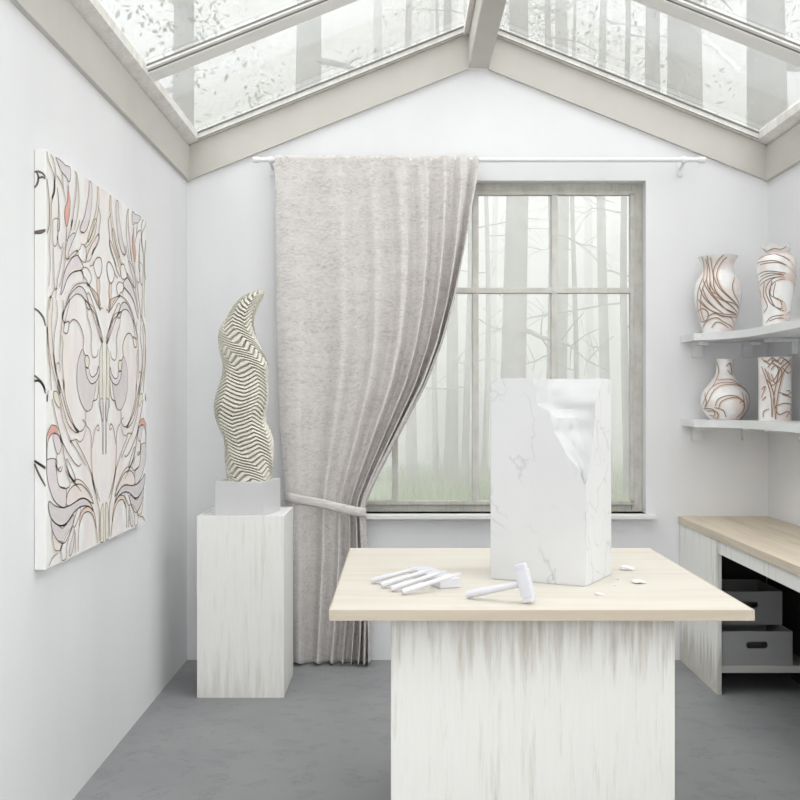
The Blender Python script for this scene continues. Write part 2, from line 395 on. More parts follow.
def curtain():
    mb = MB(); NU, NV = 420, 150; YC = 5.665; uvs = []
    for j in range(NV+1):
        t = j/NV; py = 155.5+t*(663-155.5)
        l = smoothtab(LT, py); r = smoothtab(RT, py)
        pinch = math.exp(-((py-510)/70.0)**2)             # gathered at the tieback
        for i in range(NU+1):
            u = i/NU
            g = u**(1-.0*pinch)
            # fold phase: shallow soft folds left, tight deep ones right
            # folds keep their cloth position; gathering squeezes the right ones
            w = (1-min(1, max(0, (py-155)/355.0)))
            k = 1.0+.9*(1-w) if py < 510 else 1.9-.75*min(1, (py-510)/150.0)
            x = l+(r-l)*(1-(1-u)**k)
            ph = 2*PI*(3.6*u+3.6*u**2.4)
            amp = .026+.026*u**1.6
            amp *= (.45+.9*min(1, t*2.2))*(1-.35*pinch)
            a = math.sin(ph); a = a*(1.25-.25*a*a)
            d = amp*a + .006*math.sin(ph*2.3+1.0+2*t)*(.3+u)
            if py < 175: d *= .7
            y = YC+.0-d*.95
            y = min(y, 5.735)
            xx = x + 1.6*math.cos(ph)*(.3+u)*min(1, t*3)
            if u > .985: xx = x
            p = at(xx, py, YC)
            z = p.z
            if j >= NV-3: z += .008*math.sin(ph+.5)*(j-NV+3)/3
            mb.v.append(Vector((p.x, y, z))); uvs.append((u*2.3, (1-t)*2.9))
    W = NU+1
    for j in range(NV):
        for i in range(NU):
            mb.f.append((j*W+i, (j+1)*W+i, (j+1)*W+i+1, j*W+i+1)); mb.m.append(0)
    o = obj('curtain', mb, M['curtain'], smooth=True, fix=False)
    me = o.data; ul = me.uv_layers.new(name='UVMap')
    for lp in me.loops: ul.data[lp.index].uv = uvs[lp.vertex_index]
    sd = o.modifiers.new('cloth', 'SOLIDIFY'); sd.thickness = .004; sd.offset = 0
    return o
tag(curtain(), 'pale greige woven curtain drawn aside to the left of the window', 'curtain')
def tieback():
    pts = [(284.5, 496.5, 5.765), (287, 497, 5.60), (300, 499.5, 5.575), (318, 503, 5.57), (338, 507.5, 5.575), (352, 510.5, 5.58), (361, 512, 5.60), (365.5, 512.5, 5.65), (365.5, 512.5, 5.73)]
    fine = catmull([at(*p) for p in pts], 8); mb = MB(); uvs = []
    n = len(fine); hh = .026
    for i, p in enumerate(fine):
        for k in range(5):
            s = (k-2)/2; mb.v.append(p+Vector((0, -.006*(1-s*s), s*hh))); uvs.append((i/n*.6, s*.03))
    for i in range(n-1):
        for k in range(4): mb.f.append((i*5+k, (i+1)*5+k, (i+1)*5+k+1, i*5+k+1)); mb.m.append(0)
    o = obj('curtain_tieback', mb, M['curtain'], smooth=True, fix=False)
    ul = o.data.uv_layers.new(name='UVMap')
    for lp in o.data.loops: ul.data[lp.index].uv = uvs[lp.vertex_index]
    sd = o.modifiers.new('cloth', 'SOLIDIFY'); sd.thickness = .006; sd.offset = 0
    return o
def catmull(P_, n=8, closed=False):
    P_ = [Vector(p) for p in P_]; out = []; m = len(P_)
    for i in range(m if closed else m-1):
        if closed: a, b, c, d = P_[i-1], P_[i], P_[(i+1) % m], P_[(i+2) % m]
        else: b, c = P_[i], P_[i+1]; a = P_[i-1] if i else b*2-c; d = P_[i+2] if i+2 < m else c*2-b
        for k in range(n):
            t = k/n; out.append(.5*((2*b)+(c-a)*t+(2*a-5*b+4*c-d)*t*t+(3*b-a-3*c+d)*t**3))
    if not closed: out.append(P_[-1])
    return out
tag(tieback(), 'narrow fabric band tying the greige curtain back to the wall', 'curtain tieback')

# ------------------------------------------------------------------ pedestal, plinth block, sculpture
px0, px1, py0, py1, pz = -1.022, -.584, 5.034, 5.465, .916
ped = thing('pedestal', 'tall whitewashed wooden pedestal under the twisted sculpture', 'pedestal', ((px0+px1)/2, (py0+py1)/2, 0))
t_ = .018
obj('front_panel', MB().box(px0, px1, py0, py0+t_, 0, pz, .0015), M['pedestal'], ped)
obj('back_panel', MB().box(px0, px1, py1-t_, py1, 0, pz, .0015), M['pedestal'], ped)
for a, b in ((px0, px0+t_), (px1-t_, px1)): obj('side_panel', MB().box(a, b, py0+t_, py1-t_, 0, pz, .0015), M['pedestal'], ped)
obj('top', MB().box(px0+t_, px1-t_, py0+t_, py1-t_, pz-.03, pz-.004), M['white'], ped)
R12 = Matrix.Translation((-.79, 5.21, 0)) @ Matrix.Rotation(math.radians(-12), 4, 'Z')
zbk = pz-.004
tag(obj('plinth_block', MB().box(-.128, .128, -.138, .138, zbk, zbk+.173, .003, M=R12), M['block'], origin=(-.79, 5.21, zbk)), 'pale grey square block between the pedestal and the sculpture', 'plinth')
SY = 5.17
rows = [(765, 135, 292), (740, 133, 297), (690, 125, 302), (640, 126, 304), (612, 121, 302), (590, 112, 294), (560, 98, 279), (530, 89, 272), (490, 85, 280), (460, 91, 284), (430, 101, 284), (400, 112, 281), (380, 118, 283), (345, 121, 286), (320, 116, 276), (290, 108, 262), (250, 103, 244), (220, 109, 236), (190, 121, 233), (160, 139, 240), (130, 158, 254), (110, 176, 263), (95, 194, 271), (86, 212, 277), (79, 228, 278), (75, 244, 272)]
zs0 = zbk+.173
def sculpture():
    tab = []
    for (cy, L, R) in rows:
        y = 270+cy/3.633; z = 1.5-(y-400)*SY/F
        tab.append((z, ((190+L/3.633)-400)*SY/F, ((190+R/3.633)-400)*SY/F))
    dz = zs0-tab[0][0]; top = tab[-1][0]
    LTb = [(z, l) for z, l, r in tab]; RTb = [(z, r) for z, l, r in tab]
    def sm(tb, z): return sum(interp(tb, z+o) for o in (-.012, -.006, 0, .006, .012))/5
    NR, NC = 560, 200; mb = MB(); z0 = tab[0][0]
    for j in range(NR+1):
        t = j/NR; z = z0+(top-z0)*t
        l, r = sm(LTb, z), sm(RTb, z); cx, hw = (l+r)/2, max(.004, (r-l)/2)
        dep = hw*(.72+.1*math.sin(6*t)); cy = SY+.02*math.sin(5.5*t)
        tw = 2.6*t
        for k in range(NC):
            g = 2*PI*k/NC
            c, s_ = math.cos(g), math.sin(g)
            e = .78                                                   # rounded-square section
            x = math.copysign(abs(c)**e, c); y = math.copysign(abs(s_)**e, s_)
            zig = abs(((g/(2*PI)*5+tw*.9+.5*math.sin(t*9)) % 1.0)-.5)*2   # chevron across the faces
            p = ((z-z0)*51 - 1.9*zig) % 1.0
            h = .004*(1-p/.75)if p < .75 else -.024
            if p < .08: h = -.024+(p/.08)*.028
            fade = min(1, hw/.05)
            h *= fade
            mb.v.append(Vector((cx+(hw-.003)*x+h*c, cy+dep*y+h*s_, z+dz*(1-t))))
    for j in range(NR):
        for k in range(NC):
            k2 = (k+1) % NC; mb.f.append((j*NC+k, j*NC+k2, (j+1)*NC+k2, (j+1)*NC+k)); mb.m.append(0)
    mb.f.append(tuple(range(NC-1, -1, -1))); mb.m.append(0); mb.f.append(tuple(range(NR*NC, NR*NC+NC))); mb.m.append(0)
    return obj('sculpture', mb, M['sculpt'], smooth=50, fix=False)
tag(sculpture(), 'cream flame-shaped abstract sculpture cut with zigzag ridges', 'sculpture')

# ------------------------------------------------------------------ painting
PY0, PY1, PX, PZ0, PZ1 = 3.358, 4.68, XL+.04, .929, 2.343
PYC = (PY0+PY1)/2
pt = thing('painting', 'large unframed canvas painting of mirrored curling flower ornament on the left wall', 'painting', (XL, PYC, PZ0))
cv = MB().box(XL+.001, PX, PY0, PY1, PZ0, PZ1, .003)
CR = dict(A=(30, 140, 8.889), B=(30, 220, 8.889), C=(30, 300, 8.889), D=(30, 380, 8.889), E=(30, 460, 6.667))
STROKES = [
 ('A', 'k', '', [(146,340),(160,450),(170,600),(168,740),(150,830)]),
 ('C', 'n', '', [(146,240),(155,370),(160,480),(175,600),(190,800)]),
 ('D', 'n', '', [(146,130),(152,190),(160,90)]),
 ('A', 't', '', [(145,85),(165,190),(195,270),(215,340),(220,430),(205,500),(190,560),(188,640),(178,800),(172,950),(180,1100),(165,1300)]),
 ('A', 't', '', [(185,110),(210,190),(225,280),(220,370),(215,470),(195,520)]),
 ('A', 't', 'm', [(228,140),(255,230),(280,285),(320,330),(335,370),(352,360),(358,310),(350,240),(310,225),(290,190)]),
 ('A', 't', '', [(235,315),(270,370),(295,440),(310,510),(320,560)]),
 ('A', 't', '', [(285,290),(290,370),(295,430)]),
 ('A', 't', 'o', [(240,420),(250,560),(246,700),(240,800),(258,800),(262,740),(260,640),(252,540)]),
 ('A', 't', 'r', [(335,400),(345,480),(355,560),(345,680),(322,770),(305,680),(310,600),(330,540)]),
 ('A', 't', '', [(400,265),(410,330),(405,480),(385,640),(365,800)]),
 ('A', 't', '', [(410,275),(425,370),(432,480),(430,600),(405,740),(390,800)]),
 ('A', 't', 'm', [(525,360),(520,460),(505,560),(480,680),(440,790),(480,820),(510,770),(530,700),(545,560),(550,440),(540,370)]),
 ('A', 't', 'y', [(598,410),(595,520),(580,640),(545,760),(510,880),(520,900),(560,800),(590,700),(610,560),(606,415)]),
 ('A', 't', '', [(600,580),(625,680),(612,800),(610,900),(545,1020)]),
 ('B', 't', 'w', [(205,0),(200,100),(200,190),(212,235),(235,210),(248,120),(255,0)]),
 ('B', 't', '', [(245,140),(250,200),(268,250),(285,235),(295,200)]),
 ('B', 't', 'm', [(325,70),(320,180),(345,150),(385,115),(400,130),(380,180),(345,270),(330,350),(310,300)]),
 ('B', 't', '', [(380,0),(365,60),(335,160),(310,280),(305,400),(260,600)]),
 ('B', 't', '', [(440,0),(425,60),(395,150)]),
 ('B', 't', '', [(470,0),(445,70),(450,110),(480,110),(510,60),(520,0)]),
 ('B', 't', 'y', [(480,230),(510,190),(540,130),(560,60),(570,0),(590,0),(580,100),(540,190),(500,240)]),
 ('B', 't', 'w', [(330,350),(370,300),(420,270),(430,320),(460,365),(490,370),(500,300),(490,240),(460,215),(445,250),(415,290),(370,330)]),
 ('B', 't', 'p', [(500,360),(510,300),(545,220),(600,130),(610,160),(570,260),(540,340),(510,370)]),
 ('B', 'n', 'm', [(270,660),(290,520),(320,420),(370,340),(415,315),(435,340),(465,400),(460,440),(370,470),(325,530),(295,620)]),
 ('B', 'n', '', [(300,600),(325,530),(370,470),(430,450),(465,460),(475,540)]),
 ('B', 't', 'w', [(460,430),(500,425),(530,460),(545,520),(520,580),(500,530),(475,500)]),
 ('B', 't', '', [(530,410),(555,400),(570,380)]),
 ('B', 'n', 'w', [(565,390),(590,340),(620,335),(637,380),(635,450),(615,510),(595,510),(575,460)]),
 ('B', 't', '', [(320,750),(345,660),(390,590),(430,565),(490,560),(530,590),(570,660),(600,760)]),
 ('B', 'n', 'm', [(310,780),(345,680),(400,610),(440,590),(480,620),(510,700),(530,790),(505,780),(480,700),(440,662),(400,662),(350,715)]),
 ('B', 't', 'p', [(500,680),(520,650),(550,720),(600,880),(640,1090),(615,1030),(570,880),(530,760)]),
 ('B', 't', 'o', [(520,580),(545,640),(600,760),(625,800),(615,700),(580,640)]),
 ('B', 't', 'o', [(590,540),(610,520),(620,600),(610,700),(615,780),(600,690)]),
 ('B', 't', '', [(205,250),(210,400),(215,600),(240,610)]),
 ('B', 't', '', [(295,240),(270,400),(240,550),(225,700)]),
 ('B', 't', '', [(165,800),(180,700),(215,610)]),
 ('C', 't', 'p', [(165,0),(155,200),(165,420),(195,600),(250,800),(270,800),(225,600),(200,420),(190,200),(200,0)]),
 ('C', 't', '', [(235,0),(240,150),(215,300),(210,450),(225,600),(250,800)]),
 ('C', 't', '', [(290,0),(300,90),(280,200),(265,400),(262,550)]),
 ('C', 'n', 'w', [(350,0),(310,80),(290,150),(300,200),(335,190),(345,210),(330,290),(305,292),(298,250)]),
 ('C', 'n', '', [(345,210),(380,175),(420,195),(455,260),(475,350),(470,440),(490,490),(510,495)]),
 ('C', 'n', 'y', [(490,500),(510,495),(525,540),(515,600),(495,600),(485,540)]),
 ('C', 't', 'g', [(465,440),(430,520),(415,620),(415,750),(425,820),(450,910),(490,982),(520,985),(545,960),(560,900),(585,740),(550,745),(525,725),(500,670),(485,560)]),
 ('C', 't', '', [(280,310),(290,400),(285,520),(295,700),(305,800)]),
 ('C', 't', '', [(500,50),(510,150),(530,220),(545,300),(540,400),(548,480),(565,510),(595,495),(605,440)]),
 ('C', 't', 'p', [(490,0),(530,60),(575,130),(600,230),(625,330),(645,375),(635,300),(600,180),(560,70),(510,20)]),
 ('C', 't', '', [(600,0),(610,60),(625,75),(646,70)]),
 ('C', 'n', 'm', [(520,610),(530,660),(555,685),(590,650),(605,590),(612,650),(590,715),(550,745),(525,725),(500,670),(490,600)]),
 ('C', 't', 'y', [(615,480),(612,640),(612,820),(640,1080),(646,900),(640,600),(640,400)]),
 ('C', 't', '', [(235,620),(235,570),(255,562),(264,600),(262,640)]),
 ('D', 'n', 'p', [(250,0),(290,150),(330,300),(380,400),(430,455),(400,465),(340,400),(300,280),(262,120)]),
 ('D', 'n', '', [(300,0),(310,150),(350,300),(400,420),(430,455),(465,445),(490,390),(465,350)]),
 ('D', 't', 'y', [(215,180),(255,250),(265,200),(240,110),(205,110)]),
 ('D', 'n', '', [(545,240),(555,190),(590,170),(605,100),(610,0)]),
 ('D', 't', 'm', [(610,200),(635,350),(644,620),(648,620),(648,200)]),
 ('D', 'n', '', [(195,170),(240,380),(290,560),(380,720),(430,765),(455,745)]),
 ('D', 't', '', [(270,200),(290,350),(350,520),(360,540),(410,530),(440,550),(470,520),(495,440)]),
 ('D', 't', '', [(360,540),(430,650),(490,760)]),
 ('D', 't', '', [(410,545),(470,660),(530,800),(620,1080)]),
 ('D', 't', 'r', [(180,410),(200,400),(240,420),(272,500),(250,490),(210,470),(175,500),(150,580),(140,700),(128,800),(120,700),(140,520)]),
 ('D', 'n', '', [(270,490),(290,600),(330,800),(450,990)]),
 ('D', 'n', '', [(180,410),(145,500),(142,600),(142,700),(142,800)]),
 ('D', 't', 'm', [(200,500),(215,580),(240,655),(265,640),(275,580),(250,490),(215,480)]),
 ('D', 't', '', [(495,260),(495,390),(530,450),(545,540),(545,700),(560,900),(600,1060)]),
 ('D', 't', '', [(550,600),(565,500),(580,430),(605,400),(612,450),(590,440)]),
 ('D', 'n', '', [(240,660),(225,740),(250,790),(270,770)]),
 ('E', 'n', 'm', [(105,80),(125,180),(160,270),(210,315),(235,310),(240,240),(235,190),(190,170),(175,80),(175,0),(110,0)]),
 ('E', 'n', '', [(175,0),(175,80),(190,170),(235,190),(265,160),(235,70)]),
 ('E', 'n', 'p', [(240,290),(250,220),(290,170),(340,165),(390,220),(420,290),(370,258),(330,258),(265,303)]),
 ('E', 't', '', [(270,150),(320,130),(370,170),(415,250)]),
 ('E', 't', '', [(180,70),(205,75),(215,40)]),
 ('E', 'n', 'w', [(240,10),(260,90),(290,138),(302,135),(290,90),(250,0)]),
 ('E', 'k', 'g', [(122,280),(135,380),(190,435),(240,420),(290,350),(340,310),(390,310),(420,340),(400,290),(370,260),(330,262),(260,305),(210,317),(165,305)]),
 ('E', 't', 'w', [(195,440),(215,455),(245,425),(225,432)]),
 ('E', 'n', 'g', [(140,400),(150,480),(190,545),(230,550),(260,490),(280,440),(290,365),(240,425),(190,438)]),
 ('E', 't', 'w', [(330,315),(315,330),(285,430),(300,440),(335,345)]),
 ('E', 'n', 'o', [(325,440),(350,365),(390,345),(420,380),(440,460),(425,350),(390,312),(355,325),(335,360)]),
 ('E', 't', '', [(320,610),(325,450),(350,370)]),
 ('E', 't', '', [(420,380),(440,460),(450,560)]),
 ('E', 't', 'p', [(145,470),(160,590),(185,605),(205,595),(215,550),(175,530)]),
 ('E', 't', 'w', [(210,570),(210,640),(215,670),(240,650),(245,560),(280,440)]),
 ('E', 't', 'm', [(260,600),(265,640),(285,590),(295,460)]),
 ('E', 't', '', [(125,705),(150,650),(185,620)]),
 ('E', 't', '', [(410,80),(440,250),(460,340),(460,540)]),
 ('E', 't', 'y', [(487,300),(468,360),(468,545),(487,535)]),
 ('E', 't', '', [(300,480),(300,620)]),
]
SIDE = [('A', [(36,285),(70,280),(110,295),(141,330)]), ('A', [(38,425),(65,390),(75,330),(60,285)]), ('A', [(75,340),(110,330),(141,345)]),
        ('B', [(35,105),(85,98),(141,85)]), ('B', [(35,118),(95,116),(141,95)]), ('C', [(36,75),(80,105),(120,160),(141,230)]),
        ('C', [(36,670),(75,700),(110,740),(141,800)]), ('C', [(36,722),(75,712)]), ('D', [(36,5),(85,12),(120,55),(141,120)]), ('D', [(36,715),(85,745),(141,775)]),
        ('E', [(26,25),(60,95),(105,175)]), ('E', [(26,8),(90,48),(105,60)])]
WID = dict(t=.0032, n=.0043, k=.0058)
def unproj(cr, p):
    ox, oy, sc = CR[cr]; px = ox+p[0]/sc; py = oy+p[1]/sc
    Y = max(PY0+.004, -PX*F/(400-px)); z = 1.5-(py-400)*Y/F
    return (Y, z)
def ribbon(mb, pts, w, nrm):
    n = len(pts)
    for i, p in enumerate(pts):
        t = (pts[min(i+1, n-1)]-pts[max(i-1, 0)])
        if t.length < 1e-9: t = Vector((0, 0, 1))
        nn = nrm(p) if callable(nrm) else nrm
        b = nn.cross(t.normalized()).normalized()
        ww = w*.5*(.55+.45*math.sin(PI*min(1, .15+i/(n-1)*.8)))
        mb.v += [p-b*ww, p+b*ww]
    o = len(mb.v)-2*n
    for i in range(n-1): mb.f.append((o+2*i, o+2*i+1, o+2*i+3, o+2*i+2)); mb.m.append(0)
NX = Vector((1, 0, 0))
ink = MB(); wash = MB(); fills = {}
layer = 0
for cr, wk, fill, pts in STROKES:
    yz = [unproj(cr, p) for p in pts]
    yz = [(Y, min(max(z, PZ0+.006), PZ1-.006)) for Y, z in yz]
    for mir in (0, 1):
        q = [Vector((PX, 2*PYC-Y if mir else Y, z)) for Y, z in yz]
        q = [Vector((p.x, min(max(p.y, PY0+.004), PY1-.004), p.z)) for p in q]
        c = catmull(q, 7, closed=bool(fill))
        c = [Vector((PX, min(max(p.y, PY0+.004), PY1-.004), min(max(p.z, PZ0+.004), PZ1-.004))) for p in c]
        if fill:
            layer += 1
            fb = fills.setdefault(fill, MB()); o = len(fb.v)
            fb.v += [p+NX*(.0006+layer*4e-6) for p in c]; fb.f.append(tuple(range(o, o+len(c)))); fb.m.append(0)
            c = c+[c[0]]
        if not fill or fill in 'pw': ribbon(wash, [Vector((p.x+.0011, min(max(p.y+(.005 if mir else -.005), PY0+.01), PY1-.01), p.z)) for p in c], .013, NX)
        ribbon(ink, [p+NX*.0016 for p in c], WID[wk], NX)
for cr, pts in SIDE:
    ox, oy, sc = CR[cr]; c = []
    for p in pts:
        px = ox+p[0]/sc; py = oy+p[1]/sc; Y = PY0
        c.append(Vector((min(PX-.001, max(XL+.002, (px-400)*Y/F)), Y-.0012, 1.5-(py-400)*Y/F)))
    ribbon(ink, catmull(c, 7), .007, Vector((0, -1, 0)))
keys = list(fills)
cm = bpy.data.materials
def merge(dst, src, mi): dst.add(src.v, src.f, mi)
for i, k in enumerate(keys):                                # painted areas as thin tessellated colour patches
    fb = fills[k]; from mathutils.geometry import tessellate_polygon
    for f in fb.f:
        loop = [fb.v[j] for j in f]
        tr = tessellate_polygon([[Vector((p.y, p.z, 0)) for p in loop]])
        tr = [t if (Vector((loop[t[1]].y-loop[t[0]].y, loop[t[1]].z-loop[t[0]].z)).cross(Vector((loop[t[2]].y-loop[t[0]].y, loop[t[2]].z-loop[t[0]].z)))) > 0 else t[::-1] for t in tr]
        cv.add(loop, tr, 2+i)
merge(cv, ink, 1); merge(cv, wash, 2+len(keys))
obj('canvas', cv, [M['canvas'], M['ink']]+[PIG[k] for k in keys]+[PIG['t']], pt, fix=False)

# ------------------------------------------------------------------ work table and what stands on it
ZT = .9
tb = thing('work_table', 'square maple topped work table with a whitewashed box base', 'table', (.41, 3.455, 0))
obj('tabletop', MB().box(-.203+.004, 1.014-.004, 2.861, 4.050, ZT-.031, ZT, .001), M['top'], tb)
obj('edge_band', MB().box(-.203, 1.014, 2.857, 2.861, ZT-.031, ZT, .001).box(-.203, 1.014, 4.050, 4.054, ZT-.031, ZT, .001).box(-.203, -.199, 2.861, 4.05, ZT-.031, ZT, .001).box(1.010, 1.014, 2.861, 4.05, ZT-.031, ZT, .001), M['edge'], tb)
bx0, bx1, by0, by1 = -.027, .811, 2.95, 3.95
obj('front_panel', MB().box(bx0, bx1, by0, by0+.025, 0, ZT-.031, .002), M['base'], tb)
obj('back_panel', MB().box(bx0, bx1, by1-.025, by1, 0, ZT-.031, .002), M['base'], tb)
for a in (bx0, bx1-.025): obj('side_panel', MB().box(a, a+.025, by0+.025, by1-.025, 0, ZT-.031, .002), M['base'], tb)

# marble block with the corner broken away
A0 = Vector((.302, 3.352, ZT)); E0 = Vector((.595, 3.209, ZT)); B0 = Vector((.727, 3.438, ZT))
zt_ = 1.572
def marble_block():
    C0 = A0+(B0-E0); base = [A0, E0, B0, C0]
    mb = MB(); mb.prism(base, (0, 0, zt_-ZT))
    o = obj('marble_block', mb, [M['marble'], M['chip']])
    bm = bmesh.new(); bm.from_mesh(o.data); bmesh.ops.bevel(bm, geom=list(bm.edges), offset=.003, segments=2, affect='EDGES'); bm.to_mesh(o.data); bm.free()
    fa = (A0-E0).normalized(); rb = (B0-E0).normalized()
    pyz = lambda y: 1.5-(y-400)*3.209/F
    TA = [(pyz(492), -.02), (pyz(484), .006), (pyz(472), .022), (pyz(452), .066), (pyz(432), .105), (pyz(412), .120), (pyz(405), .160), (pyz(385), .176), (pyz(360), .19)]
    TB = [(pyz(492), -.02), (pyz(484), .006), (pyz(466), .045), (pyz(440), .075), (pyz(420), .088), (pyz(402), .098), (pyz(388), .14), (pyz(374), .19), (pyz(360), .21)]
    rnd = random.Random(4); NZ, NS = 46, 22; cut = MB(); z0 = pyz(492); z1 = 1.64
    from mathutils import noise as mn
    for j in range(NZ+1):
        z = z0+(z1-z0)*j/NZ; a = interp(TA, z); b = interp(TB, z)
        pa = E0+fa*a; pb = E0+rb*b
        out_n = -(fa+rb).normalized()
        bulge = .02+.055*max(0, min(1, (z-1.44)/.03))*1.0+.02*max(0, min(1, (z-1.36)/.04))
        pa2 = pa+(pa-pb).normalized()*0+out_n*.0
        ring = []
        for i in range(NS+1):
            s = i/NS; p = pa.lerp(pb, s)
            n_ = mn.noise(Vector((s*4, z*11, 3.1)))*.5+mn.noise(Vector((s*9, z*26, 7.7)))*.25
            p = p-out_n*(bulge*math.sin(PI*s)**.8+.022*n_*math.sin(PI*s)+.004*n_)
            p = p+fa*.008*mn.noise(Vector((1.3, z*30, 0)))*(1-s)
            ring.append(Vector((p.x, p.y, z)))
        ea = pa+out_n*.12+fa*.05; eb = pb+out_n*.12+rb*.05; ec = E0+out_n*.3
        ring += [Vector((eb.x, eb.y, z)), Vector((ec.x, ec.y, z)), Vector((ea.x, ea.y, z))]
        cut.v += ring
    W = NS+4
    for j in range(NZ):
        for i in range(W):
            k = (i+1) % W; cut.f.append((j*W+i, j*W+k, (j+1)*W+k, (j+1)*W+i)); cut.m.append(0)
    cut.f.append(tuple(range(W-1, -1, -1))); cut.m.append(0); cut.f.append(tuple(range(NZ*W, NZ*W+W))); cut.m.append(0)
    c = obj('cutter', cut, M['chip'])
    bm = bmesh.new(); bm.from_mesh(c.data); bmesh.ops.triangulate(bm, faces=bm.faces); bmesh.ops.recalc_face_normals(bm, faces=bm.faces); bm.to_mesh(c.data); bm.free()
    md = o.modifiers.new('break', 'BOOLEAN'); md.operation = 'DIFFERENCE'; md.object = c; md.solver = 'EXACT'; md.material_mode = 'TRANSFER'; md.use_self = True
    dg = bpy.context.evaluated_depsgraph_get(); me = bpy.data.meshes.new_from_object(o.evaluated_get(dg))
    o.modifiers.clear(); o.data = me
    bpy.data.objects.remove(c, do_unlink=True)
    me.polygons.foreach_set('use_smooth', [True]*len(me.polygons)); me.set_sharp_from_angle(angle=math.radians(32))
    return o
tag(marble_block(), 'tall white veined marble block on the work table with its top corner broken away', 'marble block')

# hammer
hm = thing('hammer', 'small white hammer lying on the table in front of the marble block', 'hammer', (.30, 3.02, ZT))
he = Vector((.203, 3.02, ZT+.0125)); hc = Vector((.369, 2.95, ZT+.060))
hd = (hc-he).normalized(); up = Vector((0, 0, 1)); ax = (up-hd*up.dot(hd)).normalized(); sd_ = hd.cross(ax)
obj('handle', MB().tube([he, he+hd*.05, he.lerp(hc, .6), hc], [.0115, .0125, .0105, .009], 14), M['tool'], hm, smooth=40)
MH = Matrix((( hd.x, sd_.x, ax.x, hc.x), (hd.y, sd_.y, ax.y, hc.y), (hd.z, sd_.z, ax.z, hc.z), (0, 0, 0, 1)))
hb = MB(); hb.box(-.018, .018, -.018, .018, -.040, .040, .004, M=MH); hb.box(-.0155, .0155, -.0155, .0155, -.055, -.038, .004, M=MH); hb.box(-.0155, .0155, -.0155, .0155, .038, .058, .004, M=MH)
obj('head', hb, M['tool'], hm, smooth=40)

# chisel rest and chisels
ba = Vector((.160, 3.185, ZT)); bb = Vector((.062, 3.42, ZT)); dv = (bb-ba).normalized(); an = math.atan2(dv.y, dv.x)
MR = Matrix.Translation(ba.lerp(bb, .5)) @ Matrix.Rotation(an, 4, 'Z')
ln = (bb-ba).length/2
tag(obj('chisel_rest', MB().box(-ln, ln, -.036, .036, 0, .032, .004, M=MR), M['tool']), 'white block under the tips of the four chisels', 'rest')
ends = [((371, 581), (419, 568)), ((381, 585.5), (432, 569.5)), ((391, 589), (446, 571)), ((402, 592), (460, 573))]
names = ['white stone chisel farthest from the table edge, first of the four on the rest', 'white stone chisel second from the back among the four on the rest',
         'white stone chisel third from the back among the four on the rest', 'white stone chisel nearest the table edge, last of the four on the rest']
def tabpt(px, py, z):
    Y = (1.5-z)*F/(py-400); return Vector(((px-400)*Y/F, Y, z))
def make_chisel(a, b, label):
    r = .0095; a = tabpt(*a, ZT+r+.0005); b = tabpt(*b, ZT+.053)
    ch = thing('chisel', label, 'chisel', (a.x, a.y, ZT), 'chisels on the work table')
    d = (b-a).normalized(); L = (b-a).length
    obj('handle', MB().tube([a, a+d*.006, a+d*L*.3, a+d*L*.5], [r*.8, r, r*.95, r*.75], 12), M['tool'], ch, smooth=40)
    bl = MB().tube([a+d*L*.49, a+d*L*.85], [r*.75, r*.7], 10)
    s = d.cross(up).normalized()*r*.9; n = s.cross(d).normalized(); p = a+d*L*.84; q = a+d*L
    bl.add([p-s*.6-n*.004, p+s*.6-n*.004, p+s*.6+n*.004, p-s*.6+n*.004, q-s-n*.001, q+s-n*.001, q+s+n*.001, q-s+n*.001],
           [(0, 1, 2, 3), (7, 6, 5, 4), (0, 4, 5, 1), (1, 5, 6, 2), (2, 6, 7, 3), (3, 7, 4, 0)])
    obj('blade', bl, M['tool2'], ch, smooth=40)
for (a, b), n_ in zip(ends, names): make_chisel(a, b, n_)

# marble chips
def chip(px, py, w, d, h, rot, label, seed):
    p = tabpt(px, py, ZT); rnd = random.Random(seed); bm = bmesh.new()
    bmesh.ops.create_icosphere(bm, subdivisions=2, radius=1)
    for v in bm.verts:
        k = 1+rnd.uniform(-.28, .2); x, y, z = v.co*k
        x *= (1-.45*y); c, s = math.cos(rot), math.sin(rot); X, Y = x*w/2, y*d/2
        v.co = (p.x+X*c-Y*s, p.y+X*s+Y*c, ZT+max(0.0, (z*.5+.45)*h))
    bm.verts.index_update(); mb = MB().add([v.co.copy() for v in bm.verts], [[v.index for v in f.verts] for f in bm.faces]); bm.free()
    tag(obj('marble_chip', mb, M['chipw']), label, 'marble chip', 'marble chips on the work table')
chip(626, 570, .05, .03, .016, -.5, 'long white marble shard closest to the block on its right side', 1)
chip(637, 583, .042, .055, .012, .4, 'widest flat white marble chip right of the block', 2)
chip(599, 595, .026, .014, .008, -.3, 'small marble chip nearest the front table edge right of the hammer', 3)
chip(613, 586, .016, .008, .004, 0, 'thin marble sliver between the small front chip and the flat chip', 4)
chip(618, 579.5, .012, .012, .006, .6, 'tiny marble crumb just under the long shard', 5)

